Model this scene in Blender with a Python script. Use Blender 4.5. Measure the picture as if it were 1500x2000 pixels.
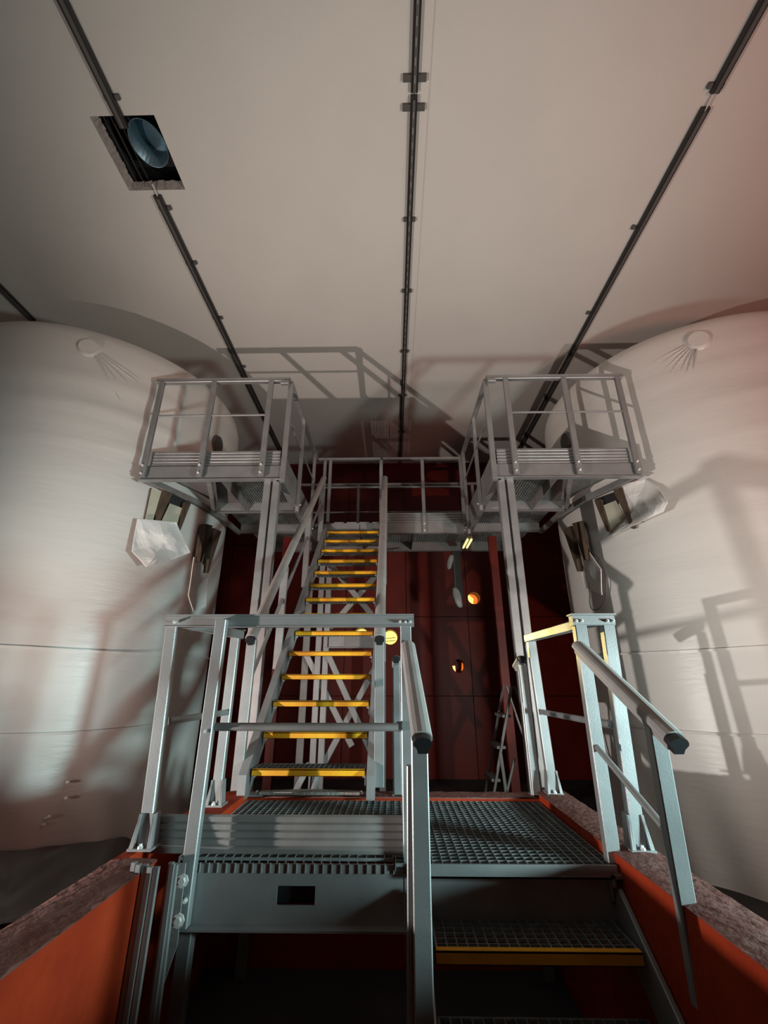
import bpy, math, random
from mathutils import Vector, Matrix
random.seed(7)
R = math.radians
scn = bpy.context.scene
C = scn.collection
for o in list(bpy.data.objects): bpy.data.objects.remove(o)

# ------------------------------------------------------------ camera
CAMZ = 1.65; PITCH = 21.2; YAWD = 1.0
cd = bpy.data.cameras.new('camera'); cam = bpy.data.objects.new('camera', cd); C.objects.link(cam)
cam.location = (0, 0, CAMZ); cam.rotation_euler = (R(90 + PITCH), 0, R(YAWD))
cd.sensor_fit = 'HORIZONTAL'; cd.sensor_width = 36.0; cd.lens = 36.0 * 850 / 1500
cd.clip_start = 0.02; cd.clip_end = 100
scn.camera = cam

# ------------------------------------------------------------ world, lights, exposure
w = bpy.data.worlds.new('world'); scn.world = w; w.use_nodes = True
w.node_tree.nodes['Background'].inputs[0].default_value = (.5, .25, .22, 1)
w.node_tree.nodes['Background'].inputs[1].default_value = 0.012
vs = scn.view_settings
vs.view_transform = 'Standard'; vs.look = 'None'; vs.gamma = 1; vs.use_curve_mapping = False
vs.exposure = 0.0
def light(name, kind, loc, power, col, size=.1, aim=None, spot=None):
    l = bpy.data.lights.new(name, kind); o = bpy.data.objects.new(name, l); C.objects.link(o)
    o.location = loc; l.energy = power; l.color = col
    if kind == 'AREA': l.size = size
    else: l.shadow_soft_size = size
    if spot: l.spot_size = R(spot); l.spot_blend = 1.0
    if aim:
        o.rotation_euler = (Vector(aim) - Vector(loc)).to_track_quat('-Z', 'Y').to_euler()
    return o
light('work_lamp_right', 'SPOT', (3.5, 1.0, 1.35), 560, (.88, 1.0, .93), .24, (-2.2, 5.6, 4.3), 136)
light('low_light_right', 'SPOT', (3.5, 1.0, 1.32), 620, (.42, .92, 1.0), .24, (-2.7, 4.2, 1.1), 62)
light('work_lamp_left', 'SPOT', (-3.7, 1.53, 1.0), 760, (1.0, .83, .755), .03, (3.0, 5.8, 5.2), 118)
light('low_light_left', 'SPOT', (-3.7, 1.53, 1.0), 170, (.45, .90, 1.0), .03, (2.2, 3.9, 1.2), 62)
light('opening_beam', 'SPOT', (-.034, 8.96, 2.466), 620, (1.0, .80, .30), .04, (1.06, 3.2, 1.95), 7)
light('red_fill', 'SPOT', (5.2, -.8, 1.7), 420, (1.0, .36, .29), .4, (2.4, 4.6, 5.0), 105)  # added unseen red fill, stands in for bounce off the red walls

# ------------------------------------------------------------ materials
def mat(name, col, rough=.6, metal=0, noise=0.0, nscale=8, col2=None, bump=0, bscale=60, stretch=(1,1,1), spec=.5):
    m = bpy.data.materials.new(name); m.use_nodes = True
    nt = m.node_tree; N = nt.nodes; L = nt.links; b = N['Principled BSDF']
    b.inputs['Base Color'].default_value = (*col, 1); b.inputs['Roughness'].default_value = rough
    b.inputs['Metallic'].default_value = metal; b.inputs['Specular IOR Level'].default_value = spec
    tc = N.new('ShaderNodeTexCoord'); mp = N.new('ShaderNodeMapping'); mp.inputs['Scale'].default_value = stretch
    L.new(tc.outputs['Object'], mp.inputs[0])
    if col2 or noise:
        n = N.new('ShaderNodeTexNoise'); n.inputs['Scale'].default_value = nscale; n.inputs['Detail'].default_value = 6
        L.new(mp.outputs[0], n.inputs[0])
        r = N.new('ShaderNodeValToRGB'); L.new(n.outputs[0], r.inputs[0])
        c2 = col2 or tuple(c * (1 - noise) for c in col)
        r.color_ramp.elements[0].position = .35; r.color_ramp.elements[1].position = .65
        r.color_ramp.elements[0].color = (*c2, 1); r.color_ramp.elements[1].color = (*col, 1)
        L.new(r.outputs[0], b.inputs['Base Color'])
    if bump:
        n2 = N.new('ShaderNodeTexNoise'); n2.inputs['Scale'].default_value = bscale; n2.inputs['Detail'].default_value = 4
        L.new(mp.outputs[0], n2.inputs[0])
        bp_ = N.new('ShaderNodeBump'); bp_.inputs['Strength'].default_value = bump; bp_.inputs['Distance'].default_value = .02
        L.new(n2.outputs[0], bp_.inputs['Height']); L.new(bp_.outputs[0], b.inputs['Normal'])
    return m
ALU = mat('aluminium', (.37, .37, .37), .42, .55, noise=.18, nscale=5, bump=.04, bscale=120)
ALUD = mat('aluminium_dusty', (.23, .215, .205), .65, .2, noise=.2, nscale=9)
STEEL = mat('galvanised', (.36, .38, .38), .5, .5, noise=.3, nscale=14)
GRIP = mat('grip_tube_grey', (.40, .375, .36), .6, .15, noise=.15, nscale=7)
BOLT = mat('bolt_steel', (.80, .78, .75), .3, .4)
BLACK = mat('black_plastic', (.012, .012, .013), .45)
GRAPH = mat('dark_rail', (.035, .033, .032), .5, .3)
GRAPH2 = mat('rail_face', (.11, .105, .10), .5, .3)
YEL = mat('yellow_nosing', (.88, .47, .012), .55, noise=0, col2=(.66, .27, .006), nscale=3.2, stretch=(1, .3, .3))
CEIL = mat('ceiling_panel', (.62, .60, .56), .8, noise=.04, nscale=1.2, bump=.15, bscale=220)
MEMB = mat('membrane', (.66, .635, .60), .36, noise=.05, nscale=1.5, bump=.20, bscale=5.0, stretch=(.6, .6, 3.0))
MEMF = mat('membrane_flap', (.80, .77, .74), .5, bump=.4, bscale=9)
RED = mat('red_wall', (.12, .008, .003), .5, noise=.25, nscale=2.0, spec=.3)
REDC = mat('red_curb', (.34, .034, .008), .75, col2=(.27, .024, .006), nscale=5, bump=.3, bscale=20, spec=.15)
DUST = mat('dusty_curb_top', (.16, .045, .034), .85, col2=(.19, .08, .065), nscale=7, bump=.5, bscale=25)
MORT = mat('mortar', (.36, .33, .30), .9, noise=.3, nscale=20, bump=.5)
CONC = mat('floor_concrete', (.035, .03, .03), .85, noise=.4, nscale=3)
BOARD = mat('insulation_board', (.52, .49, .38), .8, noise=.1, nscale=10)
TIMB = mat('brown_timber', (.10, .062, .038), .7, noise=.5, nscale=6, stretch=(4, 4, 1))
SHEET = mat('shaded_plastic_sheet', (.12, .125, .12), .35, bump=.3, bscale=8)  # grey darkened, putting the shadow at the tank foot into the colour
DUCT = mat('duct_metal', (.16, .27, .33), .4, .6, noise=.25, nscale=6)
DARKB = mat('hollow_shade', (.02, .02, .02), .7)  # near black, shade inside hatch and pockets put into the colour
RUBB = mat('grey_connector', (.30, .33, .33), .6)
LINE = mat('seam_tape', (.60, .55, .52), .5)
def emit(name, col, st, stripes=None):
    m = bpy.data.materials.new(name); m.use_nodes = True; nt = m.node_tree; b = nt.nodes['Principled BSDF']
    b.inputs['Base Color'].default_value = (*col, 1); b.inputs['Emission Color'].default_value = (*col, 1)
    b.inputs['Emission Strength'].default_value = st
    return m
GLOW = emit('lit_room', (1.0, .72, .18), 1.6)
GLOWO = emit('lit_room_orange', (1.0, .22, .03), .9)
GLINT = emit('flange_glint', (1.0, .82, .35), 1.3)  # glowing colour for painted reflections on the beam flanges

# ------------------------------------------------------------ mesh builder
class MB:
    def __init__(s): s.v = []; s.f = []
    def add(s, vs_, fs_):
        n = len(s.v); s.v += [tuple(v) for v in vs_]; s.f += [tuple(i + n for i in f) for f in fs_]; return s
    def box(s, a, b):
        x0, y0, z0 = (min(a[i], b[i]) for i in range(3)); x1, y1, z1 = (max(a[i], b[i]) for i in range(3))
        return s.add([(x0,y0,z0),(x1,y0,z0),(x1,y1,z0),(x0,y1,z0),(x0,y0,z1),(x1,y0,z1),(x1,y1,z1),(x0,y1,z1)],
                     [(0,3,2,1),(4,5,6,7),(0,1,5,4),(1,2,6,5),(2,3,7,6),(3,0,4,7)])
    def sweep(s, prof, p0, p1, up=(0,0,1), ends=True):
        # closed 2D profile (a along side, b along up) swept from p0 to p1
        p0 = Vector(p0); p1 = Vector(p1); d = (p1 - p0).normalized(); up = Vector(up)
        if abs(d.dot(up.normalized())) > .98: up = Vector((0,1,0)) if abs(d.y) < .9 else Vector((1,0,0))
        side = d.cross(up).normalized(); u2 = side.cross(d).normalized(); n = len(prof)
        vs_ = [p0 + side*a + u2*b for a, b in prof] + [p1 + side*a + u2*b for a, b in prof]
        fs_ = [(i, (i+1) % n, n + (i+1) % n, n + i) for i in range(n)]
        if ends: fs_ += [tuple(reversed(range(n))), tuple(range(n, 2*n))]
        return s.add(vs_, fs_)
    def bar(s, p0, p1, a, b, up=(0,0,1), c=.004):
        a /= 2; b /= 2; c = min(c, a*.4, b*.4)
        return s.sweep([(a,-b+c),(a,b-c),(a-c,b),(-a+c,b),(-a,b-c),(-a,-b+c),(-a+c,-b),(a-c,-b)], p0, p1, up)
    def tube(s, p0, p1, r, n=12, r2=None, up=(0,0,1)):
        r2 = r2 or r
        return s.sweep([(r*math.cos(2*math.pi*i/n), r2*math.sin(2*math.pi*i/n)) for i in range(n)], p0, p1, up)
    def rail(s, p0, p1, k=1.0, up=(0,0,1)):
        return s.sweep([(a*k, b*k) for a, b in RAILP], p0, p1, up)
    def channel(s, p0, p1, h, fl, t=.008, side=1, up=(0,0,1)):
        # C channel: web height h, flanges fl towards side
        q = side
        pr = [(0,-h/2),(q*fl,-h/2),(q*fl,-h/2+t),(q*t,-h/2+t),(q*t,h/2-t),(q*fl,h/2-t),(q*fl,h/2),(0,h/2)]
        p0 = Vector(p0); p1 = Vector(p1); return s.csweep(pr, p0, p1, up)
    def csweep(s, pr, p0, p1, up):
        p0 = Vector(p0); p1 = Vector(p1); d = (p1-p0).normalized(); up = Vector(up)
        side = d.cross(up).normalized(); u2 = side.cross(d).normalized(); n = len(pr)
        vs_ = [p0 + side*a + u2*b for a, b in pr] + [p1 + side*a + u2*b for a, b in pr]
        fs_ = [(i, (i+1) % n, n+(i+1) % n, n+i) for i in range(n)]
        # caps as quads for the C shape
        for o_ in (0, n):
            fs_ += [(o_+0,o_+1,o_+2,o_+3),(o_+0,o_+3,o_+4,o_+7),(o_+4,o_+5,o_+6,o_+7)]
        return s.add(vs_, fs_)
    def prism(s, pts, d):
        # polygon of 3D points extruded by vector d
        n = len(pts); d = Vector(d); P = [Vector(p) for p in pts]
        return s.add(P + [p + d for p in P], [tuple(range(n)), tuple(reversed(range(n, 2*n)))] + [(i, n+i, n+(i+1) % n, (i+1) % n) for i in range(n)])
    def build(s, name, m, parent=None, smooth=False):
        me = bpy.data.meshes.new(name)
        if parent is None:
            xs = [v[0] for v in s.v]; ys = [v[1] for v in s.v]; zs = [v[2] for v in s.v]
            org = Vector(((min(xs)+max(xs))/2, (min(ys)+max(ys))/2, min(zs)))
        else: org = worg(parent)
        me.from_pydata([Vector(v) - org for v in s.v], [], s.f); me.update()
        import bmesh
        b = bmesh.new(); b.from_mesh(me); bmesh.ops.recalc_face_normals(b, faces=b.faces); b.to_mesh(me); b.free()
        if smooth:
            for p in me.polygons: p.use_smooth = True
        me.materials.append(m)
        o = bpy.data.objects.new(name, me); C.objects.link(o)
        if parent is None: o.location = org
        else: o.parent = parent
        return o
RAILP = [(.020,-.032),(.024,-.012),(.0375,.004),(.037,.016),(.030,.028),(.016,.036),(0,.039),(-.016,.036),(-.030,.028),(-.037,.016),(-.0375,.004),(-.024,-.012),(-.020,-.032)]
def worg(o):
    v = Vector((0,0,0))
    while o: v += Vector(o.location); o = o.parent
    return v
def tag(o, label=None, cat=None, group=None, kind=None):
    if label: o['label'] = label
    if cat: o['category'] = cat
    if group: o['group'] = group
    if kind: o['kind'] = kind
    return o
def thing(name, label, cat, loc, group=None):
    o = bpy.data.objects.new(name, None); C.objects.link(o); o.location = loc; o.empty_display_size = .1
    return tag(o, label, cat, group)
def bolt(parent, p, axis, r=.010, name='bolt'):
    p = Vector(p); a = Vector(axis)
    return MB().tube(p, p + a*.009, r*1.35, 8).tube(p + a*.009, p + a*.018, r*.8, 6).build(name, BOLT, parent)

# pixel -> ray helper used only to read positions off known planes
_f = Vector((-math.sin(R(YAWD))*math.cos(R(PITCH)), math.cos(R(YAWD))*math.cos(R(PITCH)), math.sin(R(PITCH))))
_r = Vector((math.cos(R(YAWD)), math.sin(R(YAWD)), 0)); _u = _r.cross(_f)

TX = 4.4; TY = 5.76; TR = 1.93       # tanks
CH = 6.35                            # ceiling height
BW = 9.0                             # back wall
X0, X1, Y0 = -8.0, 8.0, -6.0

# ------------------------------------------------------------ setting
tag(MB().box((X0-.1, Y0-.1, -.12), (X1+.1, BW+.2, 0)).build('floor', CONC), 'dark bare concrete floor', None, None, 'structure')
for nm, a, b, lb in (('wall_left', (X0-.1, Y0, 0), (X0, BW, CH), 'white hall wall left of the tanks'),
                     ('wall_right', (X1, Y0, 0), (X1+.1, BW, CH), 'white hall wall right of the tanks'),
                     ('wall_front', (X0, Y0-.1, 0), (X1, Y0, CH), 'hall wall behind the viewer')):
    tag(MB().box(a, b).build(nm, CEIL), lb, None, None, 'structure')

# back wall of red panels, some with round openings
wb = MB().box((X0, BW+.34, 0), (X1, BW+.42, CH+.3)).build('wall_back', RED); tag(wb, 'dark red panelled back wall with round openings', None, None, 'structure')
holes = [(-.034, 2.466, .145), (-.62, 2.50, .15), (1.69, 3.235, .125), (1.30, 1.92, .125)]
def panel(x0, x1, z0, z1, y, t, hs, parent):
    m = MB(); g = .006; x0 += g; x1 -= g; z0 += g; z1 -= g
    if not hs: return m.box((x0, y, z0), (x1, y+t, z1)).build('panel', RED, parent)
    # cut into vertical strips, one hole per strip
    hs = sorted(hs); edges = [x0] + [(hs[i][0] + hs[i+1][0])/2 for i in range(len(hs)-1)] + [x1]
    for k, (hx, hz, hr) in enumerate(hs):
        a, b = edges[k], edges[k+1]; n = 32; out = []; inn = []
        for i in range(n):
            an = 2*math.pi*(i+.5)/n; dx, dz = math.cos(an), math.sin(an)
            t1 = ((b-hx) if dx > 0 else (a-hx))/dx; t2 = ((z1-hz) if dz > 0 else (z0-hz))/dz
            tt = min(t1, t2); out.append((hx+dx*tt, hz+dz*tt)); inn.append((hx+dx*hr, hz+dz*hr))
        V = [(p[0], y, p[1]) for p in out] + [(p[0], y, p[1]) for p in inn] + [(p[0], y+t, p[1]) for p in inn]
        F = [(i, (i+1) % n, n+(i+1) % n, n+i) for i in range(n)] + [(n+i, n+(i+1) % n, 2*n+(i+1) % n, 2*n+i) for i in range(n)]
        m.add(V, F)
        for (cx, cz) in ((a, z0), (b, z0), (a, z1), (b, z1)):
            # fill the corner triangle
            best = sorted(range(n), key=lambda i: (out[i][0]-cx)**2 + (out[i][1]-cz)**2)[:1][0]
            nb = [(best+1) % n, (best-1) % n]
            for q in nb:
                m.add([(cx, y, cz), (out[best][0], y, out[best][1]), (out[q][0], y, out[q][1])], [(0, 1, 2)])
    return m.build('panel', RED, parent)
pw = 1.24; xs = [-5.9-1.24 + pw*i for i in range(13)]
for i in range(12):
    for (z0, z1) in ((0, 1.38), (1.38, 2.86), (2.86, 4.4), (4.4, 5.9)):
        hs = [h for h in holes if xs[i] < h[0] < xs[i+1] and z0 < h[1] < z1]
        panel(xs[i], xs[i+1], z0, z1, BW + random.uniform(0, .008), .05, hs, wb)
# upper red lintel, joining the white ceiling
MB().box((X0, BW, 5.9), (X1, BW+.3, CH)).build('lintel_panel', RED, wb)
for k, (hx, hz, hr) in enumerate(holes):
    t = thing('round_opening', ['round opening glowing yellow, right of the stair handrail end cap', 'round opening glowing yellow, half hidden by a yellow stair tread',
        'round opening glowing orange and yellow, highest on the red wall', 'round opening mostly dark with a yellow sliver, lowest on the red wall'][k], 'opening', (hx, BW, hz-hr), 'lit round openings in the red back wall')
    m = MB(); n = 32
    for i in range(n):
        a0, a1 = 2*math.pi*i/n, 2*math.pi*(i+1)/n
        q = lambda r_, a, y_: (hx+r_*math.cos(a), y_, hz+r_*math.sin(a))
        m.add([q(hr, a0, BW-.004), q(hr, a1, BW-.004), q(hr, a1, BW+.30), q(hr, a0, BW+.30), q(hr+.012, a0, BW-.004), q(hr+.012, a1, BW-.004), q(hr+.012, a1, BW+.30), q(hr+.012, a0, BW+.30)],
              [(0,1,2,3),(4,7,6,5),(0,4,5,1)])
    m.build('sleeve', RED, t)
    g = MB().add([(hx+hr*math.cos(2*math.pi*i/n), BW+.29, hz+hr*math.sin(2*math.pi*i/n)) for i in range(n)], [tuple(range(n))])
    if k < 2:
        g.build('lit_pane', GLOW, t)
        for dz in ((-.055, .0) if k == 0 else (.04, .085)):
            MB().bar((hx-hr*.75, BW+.27, hz+dz-.01), (hx+hr*.75, BW+.27, hz+dz+.012), .01, .012).build('slat', RED, t)
    elif k == 2:
        g.build('lit_pane', GLOW, t)
        MB().prism([(hx+.02, BW+.27, hz-hr), (hx+hr, BW+.27, hz-hr), (hx+hr, BW+.27, hz+hr), (hx-.06, BW+.27, hz+hr), (hx+.04, BW+.27, hz+.03)], (0,.01,0)).build('orange_edge', GLOWO, t)
    else:
        MB().add([(hx-.11, BW+.28, hz+.01), (hx-.035, BW+.28, hz+.01), (hx-.03, BW+.28, hz-.12), (hx-.08, BW+.28, hz-.1)], [(0,1,2,3)]).build('lit_pane', GLOW, t)
        MB().add([(hx+.10, BW+.26, hz+.07), (hx+.12, BW+.26, hz+.07), (hx+.12, BW+.26, hz-.08), (hx+.08, BW+.26, hz-.11)], [(0,1,2,3)]).build('orange_edge', GLOWO, t)

# ceiling: panels between the four rails, hatch hole cut out of two of them
RX = [-7.57, -4.97, -2.40, .22, 2.78, 5.4]
ce = MB().box((X0-.1, Y0, CH+.42), (X1+.1, BW+.3, CH+.5)).build('ceiling', CEIL); tag(ce, 'pale grey smooth ceiling of wide panels', None, None, 'structure')
HX0, HX1, HY0, HY1 = -2.67, -2.09, 2.30, 2.93
def cpanel(x0, x1, y0, y1): MB().box((x0, y0, CH), (x1, y1, CH+.05)).build('panel', CEIL, ce)
bx = [X0] + RX[1:] + [X1]
for i in range(len(bx)-1):
    a, b = bx[i]+.003, bx[i+1]-.003
    if b == RX[2]-.003:
        cpanel(a, HX0, Y0, BW); MB().box((HX0, Y0, CH), (b, HY0, CH+.05)).box((HX0, HY1, CH), (b, BW, CH+.05)).build('panel', CEIL, ce)
    elif a == RX[2]+.003:
        cpanel(HX1, b, Y0, BW); MB().box((a, Y0, CH), (HX1, HY0, CH+.05)).box((a, HY1, CH), (HX1, BW, CH+.05)).build('panel', CEIL, ce)
    else: cpanel(a, b, Y0, BW)
MB().box((RX[3]+.13, Y0, CH-.004), (RX[3]+.136, BW, CH)).build('seam', LINE, ce)
# hatch with torn edge and round duct
h = thing('ceiling_hatch', 'square hole cut in the ceiling showing dark cavity and round duct', 'hatch', ((HX0+HX1)/2, (HY0+HY1)/2, CH))
m = MB()
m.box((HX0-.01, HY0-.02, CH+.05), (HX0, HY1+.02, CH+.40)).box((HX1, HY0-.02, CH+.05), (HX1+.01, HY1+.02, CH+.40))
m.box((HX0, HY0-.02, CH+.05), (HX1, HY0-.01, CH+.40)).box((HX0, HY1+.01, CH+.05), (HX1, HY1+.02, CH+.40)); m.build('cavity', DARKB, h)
m = MB(); n = 14
for (ax, ay, bx_, by_) in ((HX0, HY0, HX0, HY1), (HX0, HY1, HX1, HY1)):
    for i in range(n):
        t0, t1 = i/n, (i+1)/n; j0, j1 = random.uniform(.0, .018), random.uniform(.0, .018)
        p0 = (ax+(bx_-ax)*t0, ay+(by_-ay)*t0); p1 = (ax+(bx_-ax)*t1, ay+(by_-ay)*t1)
        ox, oy = (1, 0) if ax == bx_ else (0, -1)
        m.prism([(p0[0]+ox*(.035+j0), p0[1]+oy*(.035+j0), CH+.07), (p1[0]+ox*(.035+j1), p1[1]+oy*(.035+j1), CH+.07), (p1[0], p1[1], CH-.002), (p0[0], p0[1], CH-.002)], (0, 0, .004))
m.build('torn_lining', MORT, h)
dx, dy, dr = -2.29, 2.56, .16
MB().box((HX0, HY0-.01, CH+.385), (HX1, HY1+.01, CH+.395)).build('cavity_shade', DARKB, h)  # added dark sheet capping the cavity, its shade put in as colour
m = MB(); n = 32; q = lambda r_, i, z_: (dx+r_*math.cos(2*math.pi*i/n), dy+r_*1.25*math.sin(2*math.pi*i/n), z_)
for i in range(n):
    m.add([q(dr, i, CH+.07), q(dr, i+1, CH+.07), q(dr, i+1, CH+.40), q(dr, i, CH+.40), q(dr+.006, i, CH+.07), q(dr+.006, i+1, CH+.07)], [(0,1,2,3),(0,4,5,1)])
m.add([q(dr, i, CH+.32) for i in range(n)], [tuple(range(n))]); m.build('duct', DUCT, h, True)
for k in range(3): MB().bar((HX0+.07+.05*k, HY0, CH+.10+.03*k), (HX0+.07+.05*k, HY1, CH+.10+.03*k), .014, .02).build('lath', GRAPH, h)

# ceiling rails
def crail(x, y0, y1, label, slots=False, endcap=False):
    t = thing('ceiling_rail', label, 'rail', (x, (y0+y1)/2, CH), 'dark metal rails fixed under the ceiling joints')
    wd = .075 if not slots else .06
    MB().box((x-wd/2, y0, CH-.035), (x+wd/2, y1, CH-.001)).build('channel', GRAPH, t)
    MB().box((x-wd*.18, y0+.02, CH-.05), (x+wd*.22, y1-.01, CH-.035)).build('face_strip', GRAPH2, t)
    if slots:
        m = MB(); y = y0+.1
        while y < y1-.05: m.box((x-.008, y, CH-.054), (x+.006, y+.055, CH-.0505)); y += .115
        tag(m.build('slot_row', ALUD, t), kind='stuff')
    return t
def clip(t, x, y, big=False):
    s = 1.5 if big else 1
    for q in (-1, 1): MB().box((x+q*.065*s, y-.02, CH-.03), (x+q*.03, y+.02*s, CH-.001)).build('clip', GRAPH2, t)
t = crail(RX[1], -3, 4.6, 'short dark ceiling rail at the left picture edge above the left tank')
t = crail(RX[2], -3, 2.38, 'dark ceiling rail running into the square ceiling hatch'); clip(t, RX[2]+.02, 2.16)
t = crail(RX[2], 2.97, 8.9, 'dark ceiling rail running back from the square hatch above the left walkway')
for y in (3.1, 3.75, 4.6, 5.6, 6.9): clip(t, RX[2]+.02, y)
t = crail(RX[3], -3, 2.17, 'near piece of the slotted black middle ceiling rail', True); clip(t, RX[3], 2.07, True)
t = crail(RX[3], 2.19, 8.96, 'long slotted black middle ceiling rail reaching the red wall', True)
for y in (2.27, 3.27, 4.2, 5.3, 6.4, 7.6): clip(t, RX[3], y, y < 2.4)
t = crail(RX[4], -3, 2.22, 'near piece of the dark right ceiling rail by the picture corner'); clip(t, RX[4]-.02, 2.17)
t = crail(RX[4], 2.32, 8.9, 'dark right ceiling rail running back above the right walkway')
for y in (3.4, 4.6): clip(t, RX[4]-.03, y)
tag(MB().tube((RX[4], 2.19, CH-.03), (RX[4], 2.35, CH-.03), .007, 8).build('connector_rod', BOLT), 'thin bright rod bridging the gap in the right ceiling rail', 'rod')
tag(MB().tube((RX[2]+.005, 2.86, CH-.01), (RX[2]+.005, 3.02, CH-.03), .009, 8).build('connector_rod', BOLT), 'thin bright rod where the left ceiling rail meets the hatch', 'rod')

# low red walls of the passage
CT = .93
tag(MB().box((-1.22, -5.9, 0), (-1.02, 2.28, CT-.004)).box((-1.22, 2.28, 0), (-1.16, 3.5, CT-.004)).build('wall_passage_left', REDC), 'low bright red wall at the lower left', None, None, 'structure')
tag(MB().box((1.00, -5.9, 0), (1.20, 3.5, CT-.004)).build('wall_passage_right', REDC), 'low red wall right of the steps', None, None, 'structure')
tag(MB().box((-1.22, 3.5, 0), (1.20, 3.66, CT-.034)).build('wall_passage_rear', REDC), 'low red wall behind the grating', None, None, 'structure')
def captop(name, x0, x1, y0, y1, z, lab):
    m = MB(); nx = max(2, int((x1-x0)/.05)); ny = max(2, int((y1-y0)/.05)); V = []; F = []
    for j in range(ny+1):
        for i in range(nx+1):
            e = .006*random.random() - (.006 if i in (0, nx) else 0)
            V.append((x0+(x1-x0)*i/nx, y0+(y1-y0)*j/ny, z+e))
    for j in range(ny):
        for i in range(nx):
            a = j*(nx+1)+i; F.append((a, a+1, a+nx+2, a+nx+1))
    m.add(V, F); m.box((x0, y0, z-.006), (x1, y1, z-.004))
    tag(m.build(name, DUST, smooth=True), lab, None, None, 'structure')
captop('trim_1', -1.22, -1.02, -5.9, 2.28, CT+.002, 'dusty top of the low left wall')
captop('trim_2', 1.0, 1.20, -5.9, 3.66, CT+.002, 'dusty top of the low right wall')
captop('trim_3', -1.22, 1.0, 3.5, 3.66, CT-.028, 'dusty top of the low rear wall')
tag(MB().box((-1.22, 2.9, .88), (-1.0, 3.5, CT)).build('red_corner_block', REDC), 'red corner of the low wall under a gusseted post foot, left of the grating', 'block')
m = MB(); pts = [(-.93+.7*i/14, 3.53+.05*math.sin(math.pi*i/14)) for i in range(15)]
m.prism([(x, 3.515, .91) for x, y in (pts[0], pts[-1])] + [(x, y+.03, .91) for x, y in reversed(pts)], (0, 0, .018))
tag(m.build('mortar_patch', MORT), 'grey mortar patch on the rear red wall under the stair foot', 'patch')

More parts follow.
